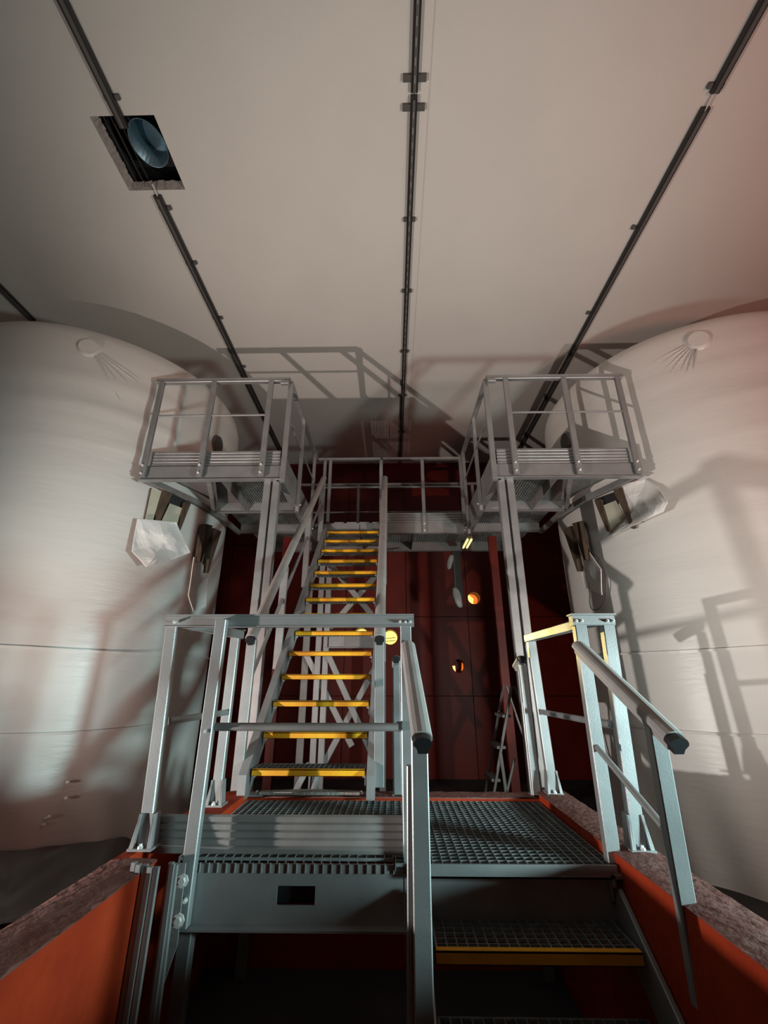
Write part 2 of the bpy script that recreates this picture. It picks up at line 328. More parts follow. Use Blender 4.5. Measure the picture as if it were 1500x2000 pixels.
# ------------------------------------------------------------ tanks
def tank_pt(side, ang, z, off=0):
    # ang measured from the -y direction towards the centre of the hall, radians
    cx = side*TX; r = TR + off
    return Vector((cx - side*math.sin(ang)*r, TY - math.cos(ang)*r, z))
def from_xy(side, x, y):
    cx = side*TX; return math.atan2(-side*(x-cx), TY-y)
def make_tank(side):
    rnd = random.Random(3 if side < 0 else 5)
    lab = 'left' if side < 0 else 'right'
    t = thing('storage_tank', 'big round tank wrapped in white membrane, on the %s' % lab, 'tank', (side*TX, TY, 0), 'white wrapped tanks either side of the stairs')
    m = MB(); NA = 200; zs = [i*.06 for i in range(92)]; top = 5.65
    zs = [z for z in zs if z < 5.45] + [5.45, 5.5, 5.54, 5.58, 5.61, 5.635, 5.65]
    ph = [rnd.uniform(0, 6) for _ in range(8)]
    V = []; F = []
    for z in zs:
        for i in range(NA):
            a = 2*math.pi*i/NA
            rr = TR
            # slow sagging folds below the shoulder
            for zc, am, k in ((4.95+.08*math.sin(2*a+ph[0]), .022, .10), (4.45+.10*math.sin(2*a+ph[1]), .026, .08), (4.15+.07*math.sin(3*a+ph[2]), .016, .05), (5.25, .015, .12)):
                rr += am*math.exp(-((z-zc)/k)**2)*(.6+.4*math.sin(3*a+ph[3]))
            rr += .012*math.sin(7*a+ph[4]+z*1.3)*math.exp(-((z-4.6)/1.0)**2)
            # loose vertical ripples close to the floor
            rr += .020*math.sin(23*a+ph[5]+z*2)*max(0, 1.0-z)/1.0
            if z > 5.40: rr -= .17*(1-math.sqrt(max(0, 1-((z-5.40)/.26)**2)))
            V.append((side*TX+rr*math.cos(a), TY+rr*math.sin(a), z))
    for j in range(len(zs)-1):
        for i in range(NA):
            F.append((j*NA+i, j*NA+(i+1) % NA, (j+1)*NA+(i+1) % NA, (j+1)*NA+i))
    m.add(V, F)
    n0 = (len(zs)-1)*NA; m.v.append((side*TX, TY, top+.06)); c = len(m.v)-1
    m.f += [(n0+i, n0+(i+1) % NA, c) for i in range(NA)]
    m.build('membrane_shell', MEMB, t, True)
    # round fitting under the membrane with strained folds
    def disk(ang, z, r, mtl, nm, depth=.03, e=1):
        m = MB(); n = 28; c0 = tank_pt(side, ang, z, .0); nrm = (tank_pt(side, ang, z, 1)-c0).normalized(); tn = Vector((0,0,1)).cross(nrm)
        ring = [[c0 + nrm*(depth*f) + tn*(r*g*math.cos(2*math.pi*i/n)) + Vector((0,0,r*g*e*math.sin(2*math.pi*i/n))) for i in range(n)] for f, g in ((-.6, 1.5), (.5, 1.06), (1, .96))]
        V = ring[0]+ring[1]+ring[2]
        m.add(V, [(i, (i+1) % n, n+(i+1) % n, n+i) for i in range(n)] + [(n+i, n+(i+1) % n, 2*n+(i+1) % n, 2*n+i) for i in range(n)] + [tuple(range(2*n, 3*n))])
        return m.build(nm, mtl, t, False)
    a = from_xy(side, side*3.55, 4.03)
    disk(a, 5.30, .105, MEMB, 'round_cap', .045)
    for k in range(7 if side > 0 else 5):
        an0 = math.radians(-18 - 9*k + rnd.uniform(-2, 2)) if side < 0 else math.radians(-12 - 10*k + rnd.uniform(-2, 2))
        m = MB(); prev = None; n = 10; L = rnd.uniform(.42, .62)
        for i in range(n+1):
            s_ = .12 + L*i/n; wv = .013*(1-i/n)+.002
            aa = a + math.cos(an0)*s_/TR; zz = 5.30 + math.sin(an0)*s_
            p = tank_pt(side, aa, zz, .002); q_ = tank_pt(side, aa, zz, .004+.026*(1-i/n))
            up_ = Vector((0, 0, wv))
            row = [p-up_, q_, p+up_]
            if prev: m.add(prev+row, [(0,1,4,3),(1,2,5,4)])
            prev = row
        m.build('strain_fold', MEMB, t, True)
    a = from_xy(side, side*2.50, 5.42)
    disk(a, 4.80, .10, GRAPH2, 'dark_stub', .05, 1.3)
    # welded seams running round the membrane
    for z in (1.93, 1.21):
        m = MB(); prev = None
        for i in range(60):
            aa = -1.2 + 3.2*i/59; z2 = z + .012*math.sin(aa*5)
            row = [tank_pt(side, aa, z2-.012, .024), tank_pt(side, aa, z2+.012, .027)]
            if prev: m.add(prev+row, [(0,1,3,2)])
            prev = row
        m.build('seam', MEMB, t, True)
    return t
tl = make_tank(-1); tr = make_tank(1)
for (x, y, z, e) in ((-2.944, 4.493, .80, 0), (-2.934, 4.505, .675, 1), (-3.01, 4.43, .548, 2), (-3.02, 4.42, .50, 1)):
    a = from_xy(-1, x, y); p = tank_pt(-1, a, z, .03); 
    m = MB(); n = 10
    V = []
    for j in range(5):
        for i in range(n):
            th = math.pi*j/4; V.append(p + Vector((.022*math.sin(th)*math.cos(2*math.pi*i/n)*(1.6 if e == 2 else 1), .012*math.sin(th)*math.sin(2*math.pi*i/n), .014*math.cos(th)+(.008*math.cos(2*math.pi*i/n) if e == 2 else 0))))
    m.add(V, [(j*n+i, j*n+(i+1) % n, (j+1)*n+(i+1) % n, (j+1)*n+i) for j in range(4) for i in range(n)])
    m.build('glue_blob', MEMF, tl, True)

# membrane flaps, board pockets and brackets under the walkways
def flap(side, name, pts, label, thick=.012, seed=1, amp=.02):
    # pts: list of (x, y, z, off) on the tank
    rnd = random.Random(seed)
    P = []
    for (x, y, z, off) in pts: P.append(tank_pt(side, from_xy(side, x, y), z, off))
    n = len(P); c = sum(P, Vector())/n; nr = (c - Vector((side*TX, TY, c.z))).normalized()
    V = [c + nr*amp*.8]; K = 8
    ws = [(Vector((rnd.uniform(-1,1), rnd.uniform(-1,1), rnd.uniform(-1,1))).normalized()*rnd.uniform(5, 13), rnd.uniform(0, 6)) for _ in range(5)]
    for r_ in range(1, K+1):
        for i in range(n*4):
            k = i/4; i0 = int(k) % n; f = k-int(k); e = P[i0].lerp(P[(i0+1) % n], f)
            p = (c + nr*amp).lerp(e, r_/K)
            p = p + nr*amp*.95*sum(1-abs(math.sin(w_.dot(p)+f_))*1.6 for w_, f_ in ws)/2.2*(1 if r_ < K else .5)
            V.append(p)
    N = n*4; F = [(0, 1+i, 1+(i+1) % N) for i in range(N)]
    for r_ in range(K-1):
        for i in range(N): F.append((1+r_*N+i, 1+(r_+1)*N+i, 1+(r_+1)*N+(i+1) % N, 1+r_*N+(i+1) % N))
    nb = len(V); V2 = [v - nr*thick for v in V]; F2 = [tuple(reversed([i+nb for i in f])) for f in F]
    o0 = 1+(K-1)*N; F3 = [(o0+i, o0+(i+1) % N, nb+o0+(i+1) % N, nb+o0+i) for i in range(N)]
    m = MB(); m.add(V+V2, F+F2+F3)
    o = m.build(name, MEMF, None, False); tag(o, label, 'membrane flap', 'cut membrane flaps hanging below the walkways'); return o
flap(-1, 'membrane_flap', [(-2.80,4.477,3.33,.10), (-2.56,4.85,3.42,.12), (-2.53,4.93,3.30,.13), (-2.47,5.07,3.10,.16), (-2.56,4.85,2.95,.14), (-2.71,4.60,2.80,.20), (-2.80,4.48,2.95,.14)], 'crumpled white membrane flap folded down below the left walkway corner', seed=4)
flap(-1, 'membrane_flap', [(-2.44,5.25,3.10,.06), (-2.37,5.6,3.02,.06), (-2.37,5.7,2.55,.05), (-2.42,5.4,2.45,.06), (-2.46,5.25,2.62,.07)], 'small pinkish membrane flap on the left tank edge', seed=9, amp=.012)
flap(1, 'membrane_flap', [(2.66,4.67,3.80,.06), (2.82,4.45,3.77,.07), (2.90,4.37,3.62,.13), (2.947,4.314,3.40,.18), (2.90,4.36,3.31,.17), (2.76,4.53,3.28,.13), (2.55,4.87,3.24,.08), (2.52,4.95,3.27,.04), (2.60,4.78,3.5,.05)], 'big glossy white membrane flap hanging out below the right walkway corner', seed=12, amp=.03)
flap(1, 'membrane_flap', [(2.40,5.45,3.42,.06), (2.38,5.55,3.3,.05), (2.40,5.5,2.75,.06), (2.46,5.2,2.6,.06), (2.47,5.15,2.9,.05)], 'narrow torn membrane strip on the right tank edge below the walkway', seed=15, amp=.012)

def pocket(side, spec, label):
    t = thing('wall_pocket', label, 'wall pocket', tank_pt(side, from_xy(side, *spec['c'][:2]), spec['c'][2], .02), 'cut pockets showing boards and timber under the walkways')
    for kind, pts, d, mt in spec['parts']:
        P = [tank_pt(side, from_xy(side, x, y), z, o_) for x, y, z, o_ in pts]
        nr = (P[0] - Vector((side*TX, TY, P[0].z))).normalized()
        MB().prism(P, nr*d).build(kind, mt, t)
    return t
def ang_pts(side, l):   # (angle deg from inner-front reference, z, off)
    out = []
    for a, z, o_ in l:
        p = tank_pt(side, R(a), z); out.append((p.x, p.y, z, o_))
    return out
def A(x, y): return math.degrees(from_xy(-1, x, y))
for side, lab in ((-1, 'left'), (1, 'right')):
    S = side
    # reference angles: outer pocket 49..69 deg, inner pocket 76..90
    pocket(side, dict(c=(side*2.70, 4.62, 3.3), parts=[
        ('recess_shade', ang_pts(S, [(54,3.76,.024), (70,3.78,.024), (64,3.36,.024), (54,3.30,.024)]), .006, DARKB),  # flat dark plate on the shell, colour standing in for pocket shade
        ('insulation_board', ang_pts(S, [(54.2,3.75,.03), (57.5,3.76,.03), (56.5,3.32,.03), (54.2,3.32,.03)]), .02, BOARD),
        ('insulation_board', ang_pts(S, [(61,3.64,.03), (66.5,3.64,.03), (65,3.30,.03), (58.5,3.28,.03)]), .03, BOARD),
        ('timber_gusset', ang_pts(S, [(57.5,3.76,.03), (60.8,3.76,.03), (57.6,3.25,.03), (56.6,3.25,.03)]), .06, TIMB),
        ('timber_gusset', ang_pts(S, [(66.2,3.72,.03), (68.8,3.74,.03), (66,3.30,.03), (64.8,3.28,.03)]), .06, TIMB)]),
        'pocket with beige boards and brown timber under the %s walkway corner' % lab)
    pocket(side, dict(c=(side*2.47, 5.6, 3.3), parts=[
        ('recess_shade', ang_pts(S, [(76.5,3.50,.024), (87,3.55,.024), (82,3.0,.024), (76,3.1,.024)]), .006, DARKB),
        ('insulation_board', ang_pts(S, [(79.5,3.35,.03), (81.5,3.4,.03), (80.8,2.95,.03), (78.2,2.98,.03)]), .02, BOARD),
        ('timber_gusset', ang_pts(S, [(76.5,3.55,.03), (81,3.58,.03), (77.5,3.05,.03), (76.6,3.05,.03)]), .09, TIMB),
        ('timber_gusset', ang_pts(S, [(82,3.56,.03), (88,3.58,.03), (82.5,2.95,.03), (81.6,2.95,.03)]), .09, TIMB)]),
        'deep narrow pocket with dark timber gussets further back on the %s tank' % lab)

# hanging cable on the right tank
pts = [(2.45,5.28,3.18,.05),(2.50,5.12,3.0,.07),(2.52,5.08,2.75,.08),(2.50,5.15,2.55,.07),(2.45,5.3,2.45,.05),(2.42,5.45,2.5,.05),(2.43,5.4,2.8,.05),(2.42,5.5,3.1,.05)]
P = [tank_pt(1, from_xy(1, q_[0], q_[1]), q_[2], q_[3]) for q_ in pts]; path = []
for i in range(len(P)-1):
    p0, p1, p2, p3 = P[max(0, i-1)], P[i], P[i+1], P[min(len(P)-1, i+2)]
    for k in range(5):
        t_ = k/5; path.append(.5*((2*p1)+(p2-p0)*t_+(2*p0-5*p1+4*p2-p3)*t_*t_+(3*p1-p0-3*p2+p3)*t_**3))
path.append(P[-1]); m = MB(); V = []; n = 8
for i, p in enumerate(path):
    d = (path[min(i+1, len(path)-1)]-path[max(0, i-1)]).normalized(); sd = d.cross(Vector((.3, 1, .1))).normalized(); u2 = sd.cross(d)
    V += [p + sd*.006*math.cos(2*math.pi*k/n) + u2*.006*math.sin(2*math.pi*k/n) for k in range(n)]
m.add(V, [(i*n+k, i*n+(k+1) % n, (i+1)*n+(k+1) % n, (i+1)*n+k) for i in range(len(path)-1) for k in range(n)])
tag(m.build('cable', GRAPH2, None, True), 'thin dark cable loop hanging at the right tank edge', 'cable')

# crumpled plastic sheet lower left
m = MB(); NX, NY = 60, 34; V = []; F = []
rnd = random.Random(2); fr = [(rnd.uniform(2, 9), rnd.uniform(2, 9), rnd.uniform(0, 6)) for _ in range(9)]
for j in range(NY+1):
    for i in range(NX+1):
        u_, v_ = i/NX, j/NY
        ang = R(-8 + 84*u_); p = tank_pt(-1, ang, 0)
        off = .035 + .5*v_**1.4; z = (.50-.42*u_**2)*(1-v_)**1.2 + .03 + .04*math.sin(9*u_)*(1-v_)
        wv = sum(math.sin(a*u_*6+b*v_*1.3+c_) for a, b, c_ in fr)/9
        wv2 = abs(math.sin(38*u_+4*v_+wv*3))
        p = tank_pt(-1, ang, z + .05*wv*(1-v_), off + .07*wv + .035*wv2*(.3+v_))
        V.append(p)
for j in range(NY):
    for i in range(NX): a = j*(NX+1)+i; F.append((a, a+1, a+NX+2, a+NX+1))
m.add(V, F); tag(m.build('shaded_plastic_sheet', SHEET, None, True), 'crumpled translucent plastic sheet at the foot of the left tank', 'sheet')

# ------------------------------------------------------------ gratings
def grating(x0, x1, y0, y1, z, h, name, parent, px=.042, py=.042, tw=.003, mt=None):
    m = MB(); n = max(1, round((x1-x0)/px))
    for i in range(n+1):
        x = x0+(x1-x0)*i/n; m.box((x-tw/2, y0, z-h), (x+tw/2, y1, z))
    k = max(1, round((y1-y0)/py))
    for i in range(k+1):
        y = y0+(y1-y0)*i/k; m.box((x0, y-tw/2, z-h*.45), (x1, y+tw/2, z-.001))
    return tag(m.build(name, mt or STEEL, parent), kind='stuff')

# ------------------------------------------------------------ toe boards
SLP = lambda h: [(0, 0), (.012, 0), (.014, h*.08), (.014, h*.72), (.004, h*.97), (0, h*.97)]
def slats(parent, p0, p1, n, h, outward, mt=ALU, jit=.004):
    p0 = Vector(p0); p1 = Vector(p1); d = (p1-p0).normalized(); o_ = Vector(outward)
    for i in range(n):
        a = p0 + Vector((0,0,h*i)) - d*random.uniform(0, jit) ; b = p1 + Vector((0,0,h*i)) + d*random.uniform(0, jit)
        m = MB(); pr = SLP(h); k = len(pr)
        V = [a + o_*x + Vector((0,0,y)) for x, y in pr] + [b + o_*x + Vector((0,0,y)) for x, y in pr]
        m.add(V, [(q, (q+1) % k, k+(q+1) % k, k+q) for q in range(k)] + [tuple(range(k)), tuple(range(k, 2*k))])
        m.build('slat', mt, parent)

# ------------------------------------------------------------ lower platform
PZ = .885; FY = 2.40
lp = thing('lower_platform', 'low grating platform between the red walls at the foot of the stairs', 'platform', (0, 2.95, 0))
grating(-1.0, .0, 2.46, 3.49, PZ, .03, 'grating', lp); grating(.01, .985, 2.40, 3.49, PZ, .03, 'grating', lp)
m = MB(); m.box((.11, FY-.03, PZ-.045), (.985, FY-.022, PZ+.006)).box((.11, FY-.03, PZ-.045), (.985, FY, PZ-.038)); m.build('front_lip', ALU, lp)
# front channel with rectangular cut-out
z0, z1 = .655, .845; cx0, cx1, cz0, cz1 = -.52, -.35, .722, .792; y = 2.42
m = MB()
m.box((-.93, y, z0), (cx0, y+.008, z1)).box((cx1, y, z0), (.10, y+.008, z1)).box((cx0, y, cz1), (cx1, y+.008, z1)).box((cx0, y, z0), (cx1, y+.008, cz0))
m.box((-.93, y-.05, z0-.008), (.10, y+.06, z0)).box((-.93, y, z1), (.10, y+.06, z1+.006)); m.build('front_channel', ALU, lp)
MB().box((cx0-.01, y+.05, cz0-.01), (cx1+.01, y+.054, cz1+.01)).build('cutout_shade', BLACK, lp)  # black sheet added behind the cut-out as its shade
MB().box((-.93, 2.415, .838), (.10, 2.43, .872)).build('grating_edge', ALUD, lp)
m = MB()
for i in range(26): x = -.92+.04*i; m.box((x, 2.408, .84), (x+.004, 2.416, .878))
tag(m.build('grating_teeth', STEEL, lp), kind='stuff')
MB().channel((.11, 2.45, .74), (.975, 2.45, .74), .20, .05, side=1).build('rear_channel', ALU, lp)
for x in (-.95, .945): MB().channel((x, 2.45, .78), (x, 3.49, .78), .14, .04, side=1 if x > 0 else -1).build('side_channel', ALU, lp)
MB().channel((-.95, 3.44, .78), (.97, 3.44, .78), .14, .04, side=-1).build('back_channel', ALU, lp)
for x in (-.92, .08): MB().bar((x, 2.47, 0), (x, 2.47, .66), .06, .06).build('leg', ALU, lp)
for x in (-.92, .92): MB().bar((x, 3.42, 0), (x, 3.42, .72), .06, .06).build('leg', ALU, lp)
# slanted bracket with two big bolts, left
m = MB().prism([(-.985, 2.33, .90), (-.915, 2.33, .90), (-.905, 2.33, .62), (-.965, 2.33, .40), (-.985, 2.33, .40), (-.97, 2.33, .66)], (0, .01, 0)); m.build('bolt_plate', STEEL, lp)
for x, z in ((-.91, .845), (-.905, .71)): bolt(lp, (x, 2.315, z), (0,-1,0), .019, 'large_bolt')
tb = thing('toe_board', 'toe board of five dusty ribbed slats across the platform front', 'toe board', (-.5, 2.46, .89))
slats(tb, (-1.14, 2.475, .895), (.06, 2.475, .895), 5, .031, (0,-1,0), ALUD, .02)
# bundle of upright ribbed profiles
for k, (x, yy, top, n, lb) in enumerate(((-1.045, 2.14, .962, 5, 'upright bundle of pale ribbed profiles against the end of the left red wall'), (-.935, 2.24, .93, 3, 'thin pair of upright ribbed profiles beside the bolted bracket'))):
    t = thing('profile_bundle', lb, 'profiles', (x, yy, 0), 'ribbed profiles standing upright')
    for i in range(n):
        dx_ = (.024 if k == 0 else .014)*i; 
        MB().sweep([(0,0),(.018,.002),(.020,.012),(.014,.02),(.0,.02)], (x+dx_+.01*k, yy-.008*(i % 2), 0), (x+dx_-.004*i*k, yy-.008*(i % 2), top-.004*i), up=(0,1,0)).build('profile', ALU, t)

# ------------------------------------------------------------ guard rails
def gusset_foot(p, parent, nx=0, ny=-1):
    x, y_, z = p
    MB().box((x-.055, y_-.055, z), (x+.055, y_+.055, z+.010)).build('foot_plate', ALU, parent)
    f = MB()
    for sx in (-1, 1):
        f.prism([(x+sx*.033, y_-.03, z+.14), (x+sx*.025, y_-.03, z+.14), (x+sx*.040, y_-.05, z+.01), (x+sx*.050, y_-.05, z+.01)], (0, .012, 0))
        f.prism([(x+sx*.036, y_+.03, z+.14), (x+sx*.036, y_-.03, z+.14), (x+sx*.040, y_-.05, z+.01), (x+sx*.040, y_+.05, z+.01)], (-sx*.008, 0, 0))
    f.build('gusset', ALU, parent); bolt(parent, (x, y_-.042, z+.01), (0,0,1), .009)
def cap(p, d, parent, k=1.0):
    d = Vector(d).normalized(); p = Vector(p)
    return MB().sweep([(a*.86*k, b*.86*k) for a, b in RAILP], p, p+d*.03, (0,0,1)).build('end_cap', BLACK, parent)
TZ = 1.985
g = thing('guard_rail', 'front guard rail with flat top bar across the left half of the low platform', 'guard rail', (-.55, 2.44, .9), 'guard rails round the low platform')
m = MB().bar((-1.237, 2.44, TZ-.03), (.12, 2.44, TZ-.03), .055, .055).box((-1.237, 2.405, TZ-.004), (.12, 2.475, TZ+.004)).bar((-1.237,2.44,TZ-.058),(.12,2.44,TZ-.058),.062,.006); m.build('top_bar', ALU, g)
MB().bar((-1.15, 2.42, CT+.01), (-1.205, 2.44, TZ-.055), .058, .045).build('post', ALU, g)
MB().bar((-.915, 2.385, .66), (-.915, 2.385, TZ-.03), .058, .045).build('post', ALU, g)
MB().bar((.075, 2.44, .66), (.075, 2.44, TZ-.055), .058, .045).build('post', ALU, g)
MB().tube((-.90, 2.41, 1.435), (.03, 2.41, 1.435), .026, 14, .019).build('mid_bar', ALUD, g)
MB().bar((.02, 2.44, 1.435), (.075, 2.44, 1.435), .02, .045).build('bar_bracket', ALUD, g)
for x in (-1.18, -.935, -.895, .045, .075, .10): bolt(g, (x, 2.405, TZ-.038), (0,-1,0), .006)
bolt(g, (-.915, 2.36, 1.42), (0,-1,0), .006); bolt(g, (-.905, 2.36, .76), (0,-1,0), .008)
gusset_foot((-1.15, 2.42, CT), g)
g = thing('guard_rail', 'short guard rail running back along the left wall from the front post', 'guard rail', (-1.1, 2.9, .93), 'guard rails round the low platform')
MB().bar((-1.17, 2.48, TZ-.03), (-1.08, 3.2, TZ-.03), .05, .055).box((-1.12, 3.15, TZ-.002), (-1.045, 3.2, TZ+.004)).build('top_bar', ALU, g)
MB().bar((-1.10, 3.16, CT), (-1.10, 3.16, TZ-.055), .058, .05).build('post', ALU, g)
MB().tube((-1.16, 2.47, 1.455), (-1.10, 3.14, 1.455), .018, 12).build('mid_bar', ALU, g)
gusset_foot((-1.10, 3.16, CT), g)

g = thing('guard_rail', 'right side guard rail with short riveted front bar and yellow lit side bar', 'guard rail', (1.09, 2.9, .93), 'guard rails round the low platform')
m = MB().bar((.975, 2.44, TZ-.03), (1.20, 2.44, TZ-.03), .055, .055).box((.968, 2.405, TZ-.004), (1.207, 2.475, TZ+.004)); m.build('top_bar', ALU, g)
for x in (.99, 1.02, 1.155, 1.185): bolt(g, (x, 2.408, TZ-.035), (0,-1,0), .006)
MB().bar((1.10, 2.475, TZ-.03), (1.05, 3.52, TZ-.03), .05, .055).build('side_bar', ALU, g)
MB().bar((1.00, 2.44, PZ-.03), (1.015, 2.44, TZ-.055), .062, .05).build('post', ALU, g)
MB().bar((1.125, 2.44, CT), (1.165, 2.44, TZ-.055), .062, .05).build('post', ALU, g)
MB().bar((1.10, 3.5, CT), (1.07, 3.5, TZ-.055), .062, .05).build('post', ALU, g)
MB().tube((1.12, 2.46, 1.44), (1.08, 3.48, 1.44), .018, 12).build('mid_bar', ALU, g)
gusset_foot((1.125, 2.44, CT), g); gusset_foot((1.10, 3.5, CT), g)
m = MB().box((.955, 2.36, PZ-.04), (1.05, 2.47, PZ-.028)).box((.955, 2.36, PZ-.07), (.965, 2.47, PZ-.028)); m.build('foot_plate', ALU, g)
MB().bar((.99, 2.44, PZ-.14), (.99, 2.44, PZ-.04), .05, .04).build('post_stub', ALU, g)

# entry stair handrails
g = thing('handrail', 'right handrail of the entry steps with thick tube and black end plug', 'handrail', (1.0, 2.0, .3), 'handrails of the entry steps')
MB().rail((.995, 2.44, 1.815), (.995, 1.745, 1.450)).build('grip_tube', GRIP, g); cap((.995, 1.745, 1.450), (0, -.69, -.365), g)
MB().bar((1.045, 2.02, .20), (.998, 1.86, 1.49), .058, .045).build('post', ALU, g)
MB().tube((1.0, 2.43, 1.352), (1.0, 1.94, 1.145), .014, 10).build('mid_bar', ALU, g)
g = thing('handrail', 'left handrail of the entry steps, thick tube with black end plug at centre', 'handrail', (.09, 1.9, 0), 'handrails of the entry steps')
MB().rail((.085, 2.42, 1.815), (.105, 1.74, 1.450)).build('grip_tube', GRIP, g); cap((.105, 1.74, 1.450), (.02, -.69, -.365), g)
MB().bar((.085, 1.80, 0), (.098, 1.80, 1.46), .060, .045).build('post', ALU, g)
MB().bar((.045, 1.83, .3), (.06, 1.83, 1.36), .018, .04).build('side_strip', ALU, g)

# entry steps
es = thing('entry_steps', 'dark grating entry steps with yellow nosing at lower right', 'steps', (.56, 1.8, 0))
for sx, nm in ((.135, 'stringer'), (.985, 'stringer')):
    y0_, z0_, y1_, z1_ = 2.42, .74, 1.45, .02
    MB().bar((sx, y0_, z0_), (sx, y1_, z1_), .022, .17).build(nm, ALU, es)
def tread(parent, x0, x1, yf, z, depth, px=.036, patch=None, nose_h=.042):
    t = MB().box((x0, yf+.012, z-.032), (x0+.006, yf+depth, z)).box((x1-.006, yf+.012, z-.032), (x1, yf+depth, z)).box((x0, yf+depth-.004, z-.03), (x1, yf+depth, z)).build('tread', STEEL, parent)
    grating(x0+.006, x1-.006, yf+.02, yf+depth-.004, z-.001, .028, 'grating', t, px, .055 if px < .04 else .042, .0035)
    MB().box((x0, yf, z-nose_h), (x1, yf+.012, z)).box((x0, yf, z-.006), (x1, yf+.026, z+.002)).box((x0, yf, z-nose_h), (x1, yf+.026, z-nose_h+.003)).build('nosing', YEL, t)
    return t
tread(es, .165, .96, 2.20, .67, .30, .042); tread(es, .165, .96, 1.95, .455, .30, .042); tread(es, .165, .96, 1.70, .24, .30, .042)

# ------------------------------------------------------------ main staircase
SX0, SX1 = -.99, -.185; RZ = .209; RY = .22
st = thing('main_stair', 'steep aluminium stair with fourteen yellow edged grating treads', 'stair', (-.59, 3.6, .9))
for i in range(14):
    yf = 3.46+RY*i; z = 1.075+RZ*i
    t = tread(st, SX0+.01, SX1-.01, yf, z, .235, .036)
    for x, dx_ in ((SX0+.004, 1), (SX1-.004, -1)):
        b_ = MB().prism([(x, yf+.02, z-.03), (x, yf+.16, z-.03), (x, yf+.02, z-.10)], (dx_*.006, 0, 0)); b_.build('bracket', ALU, t)
        bolt(t, (x+dx_*.006, yf+.05, z-.05), (dx_, 0, 0), .006)
for x, s_ in ((SX0-.035, 1), (SX1+.035, -1)):
    MB().prism([(x-.028, 3.40, .905), (x-.028, 3.40, 1.05), (x-.028, 6.46, 3.955), (x-.028, 6.46, 3.722), (x-.028, 3.495, .905)], (.056, 0, 0)).build('stringer', ALU, st)
    MB().box((x-.03+.03*s_, 3.50, .902), (x+.03+.09*s_, 3.60, .912)).build('foot_plate', ALU, st)
    bolt(st, (x+.07*s_, 3.55, .912), (0,0,1), .010); bolt(st, (x+s_*.028, 3.52, 1.02), (s_,0,0), .008)
# stair handrails
def stair_rail(x, y0_, y1_, label, posts, mid):
    g = thing('handrail', label, 'handrail', (x, 3.5, .9), 'handrails of the main stair')
    zz = lambda y: 1.985 + (y-3.5)*.95
    MB().rail((x, y0_, zz(y0_)), (x, y1_, zz(y1_)), 1.15).build('grip_tube', GRIP, g)
    cap((x, y0_, zz(y0_)), (0, -1, -.95), g, 1.15)
    for y in posts:
        MB().bar((x, y, max(.905, zz(y)-1.02)), (x, y, zz(y)-.04), .07, .045).build('post', ALU, g)
    if mid: MB().tube((x, y0_+.1, zz(y0_+.1)-.36), (x, y1_, zz(y1_)-.36), .017, 10).build('mid_bar', ALU, g)
stair_rail(-1.085, 3.46, 6.36, 'left handrail of the yellow edged stair', (3.50, 4.33, 5.36, 6.30), True)
stair_rail(-.095, 3.46, 6.36, 'right handrail of the yellow edged stair', (3.50, 4.4, 5.4, 6.30), False)
# capped end posts at the rear wall
for x, lb in ((.035, 'slim free standing post with black cap on the rear wall, right of the stair'), (1.0, 'slim post with black cap in front of the right column')):
    g = thing('capped_post', lb, 'post', (x, 3.58, .9), 'capped end posts on the rear low wall')
    MB().bar((x, 3.56, .9), (x, 3.56, 1.765), .055, .04).build('post', ALU, g)
    MB().bar((x, 3.575, .9), (x, 3.575, 1.5), .068, .03).build('sleeve', ALU, g)
    MB().rail((x, 3.57, 1.80), (x, 3.72, 1.75), .92).build('grip_tube', GRIP, g); cap((x, 3.57, 1.80), (0, -1, 0), g, .92)
    MB().box((x-.04, 3.54, .9), (x+.04, 3.62, .91)).build('foot_plate', ALU, g)

